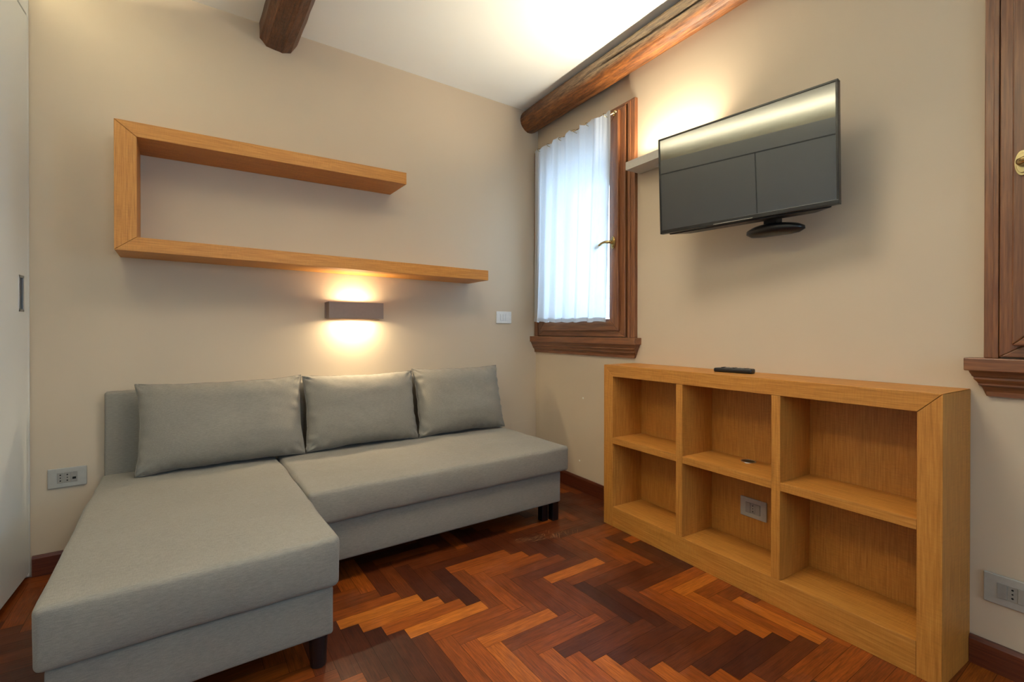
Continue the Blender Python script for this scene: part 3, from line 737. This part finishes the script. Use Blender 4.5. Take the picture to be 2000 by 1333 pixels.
# loose back cushions
def pillow(w_, h_, t_, seed, plump=1.0):
    bm = BM(); NU, NV = 56, 40
    def P(u, v, side):
        e = 1-.045*(1-v*v)**1.0*abs(u)**3; ev = 1-.06*(1-u*u)*abs(v)**3
        x = w_/2*u*e; z = h_/2*v*ev
        prof = max(0, 1-abs(u)**3.2)**.55*max(0, 1-abs(v)**3.0)**.55
        y = t_/2*prof*plump
        edge = max(abs(u), abs(v))
        wr_ = math.exp(-((1-edge)/.13)**2)*(1 if edge < .999 else .0)
        s = (u*w_*40+v*h_*12) if abs(v) > abs(u) else (v*h_*40+u*w_*12)
        y += wr_*.011*math.sin(s*1.3+3*noise.noise(Vector((u*3, v*3, seed))))*(.4+noise.noise(Vector((u*5, v*5, seed+9))))
        y += .010*noise.noise(Vector((u*1.6, v*1.6, seed+3)))*prof+.0035*noise.noise(Vector((u*5, v*5, seed+5)))*prof
        # corner fold lines
        for (cu, cv) in ((1, 1), (-1, 1), (1, -1), (-1, -1)):
            d = math.hypot((u-cu)*w_, (v-cv)*h_); ang = math.atan2((v-cv)*h_*-cv, (u-cu)*w_*-cu)
            y += .009*math.exp(-(d/.11)**2)*math.sin(ang*9+seed)*prof**.3*(1 if d > .01 else 0)
        z2 = z+.006*noise.noise(Vector((u*2.5, v*2, seed+2)))+.0025*noise.noise(Vector((u*14, v*3, seed+8)))*abs(v)**4
        x2 = x+.005*noise.noise(Vector((u*2, v*2.5, seed+7)))
        return (x2, -y if side else y, z2)
    g = {}
    for side in (0, 1):
        for i in range(NU+1):
            for j in range(NV+1):
                u = math.sin((i/NU-.5)*PI)*.75+(i/NU*2-1)*.25; v = math.sin((j/NV-.5)*PI)*.75+(j/NV*2-1)*.25
                g[side, i, j] = bm.verts.new(P(u, v, side))
    for side in (0, 1):
        for i in range(NU):
            for j in range(NV): bm.faces.new((g[side, i, j], g[side, i+1, j], g[side, i+1, j+1], g[side, i, j+1]))
    bmesh.ops.remove_doubles(bm, verts=bm.verts, dist=.0012)
    # piping seam
    pts = []
    return bm
def seam(w_, h_, seed):
    bm = BM(); pts = []
    def E(u, v):
        e = 1-.045*(1-v*v)*abs(u)**3; ev = 1-.06*(1-u*u)*abs(v)**3
        return (w_/2*u*e+.005*noise.noise(Vector((u*2, v*2.5, seed+7))), 0, h_/2*v*ev+.006*noise.noise(Vector((u*2.5, v*2, seed+2)))+.0025*noise.noise(Vector((u*14, v*3, seed+8)))*abs(v)**4)
    n = 30
    for k in range(n): pts.append(E(-1+2*k/n, 1))
    for k in range(n): pts.append(E(1, 1-2*k/n))
    for k in range(n): pts.append(E(1-2*k/n, -1))
    for k in range(n+1): pts.append(E(-1, -1+2*k/n))
    tube(bm, pts, [.0022]*len(pts), 6, False); return bm
def cushion(x0, x1, zb, length, lean, yb, label, seed, roll=0, t=.175):
    xc = (x0+x1)/2; zc = zb+length/2*math.cos(lean); yc = yb+length/2*math.sin(lean)
    c = thing('cushion', label, 'cushion', AW(xc, yc, zc), 0, 'loose back cushions on the sofa')
    c.rotation_euler = (Matrix.Rotation(ANG, 3, 'Z') @ Matrix.Rotation(roll, 3, 'Y') @ Matrix.Rotation(-lean, 3, 'X')).to_euler()
    obj('cover', pillow(x1-x0, length, t, seed), M_FAB, c, smooth=True)
    obj('piping', seam(x1-x0, length, seed), M_FAB, c, smooth=True)
cushion(-2.365, -1.673, .417, .405, math.radians(14), -.215, 'wide grey cushion at the chaise end, leftmost of the three back cushions', 3, roll=-.006)
cushion(-1.668, -1.045, .420, .402, math.radians(14), -.212, 'grey back cushion in the middle of the sofa, directly below the wall lamp', 11, roll=0)
cushion(-1.040, -.430, .417, .415, math.radians(15), -.215, 'grey back cushion at the right end, nearest the window corner', 23, roll=0)

# thin pale scuff scratches on the parquet in front of the sofa
bm = BM(); rng = random.Random(5)
for k in range(60):
    t = rng.random(); x = -.76+.30*t+rng.gauss(0, .02); y = -.955-.055*t+rng.gauss(0, .018); a = (.15 if x < -.62 else .95)+rng.gauss(0, .16); L_ = rng.uniform(.02, .075); wd_ = rng.uniform(.0004, .0011)
    dx, dy = math.cos(a)*L_/2, math.sin(a)*L_/2; nx, ny = -math.sin(a)*wd_, math.cos(a)*wd_
    vs = [bm.verts.new(p) for p in ((x-dx, y-dy, .0006), (x+nx, y+ny, .0006), (x+dx, y+dy, .0006), (x-nx, y-ny, .0006))]; bm.faces.new(vs)
so_ = obj('scratches', bm, plain('scratch_pale', (160, 122, 84), .7), flo); so_['kind'] = 'stuff'
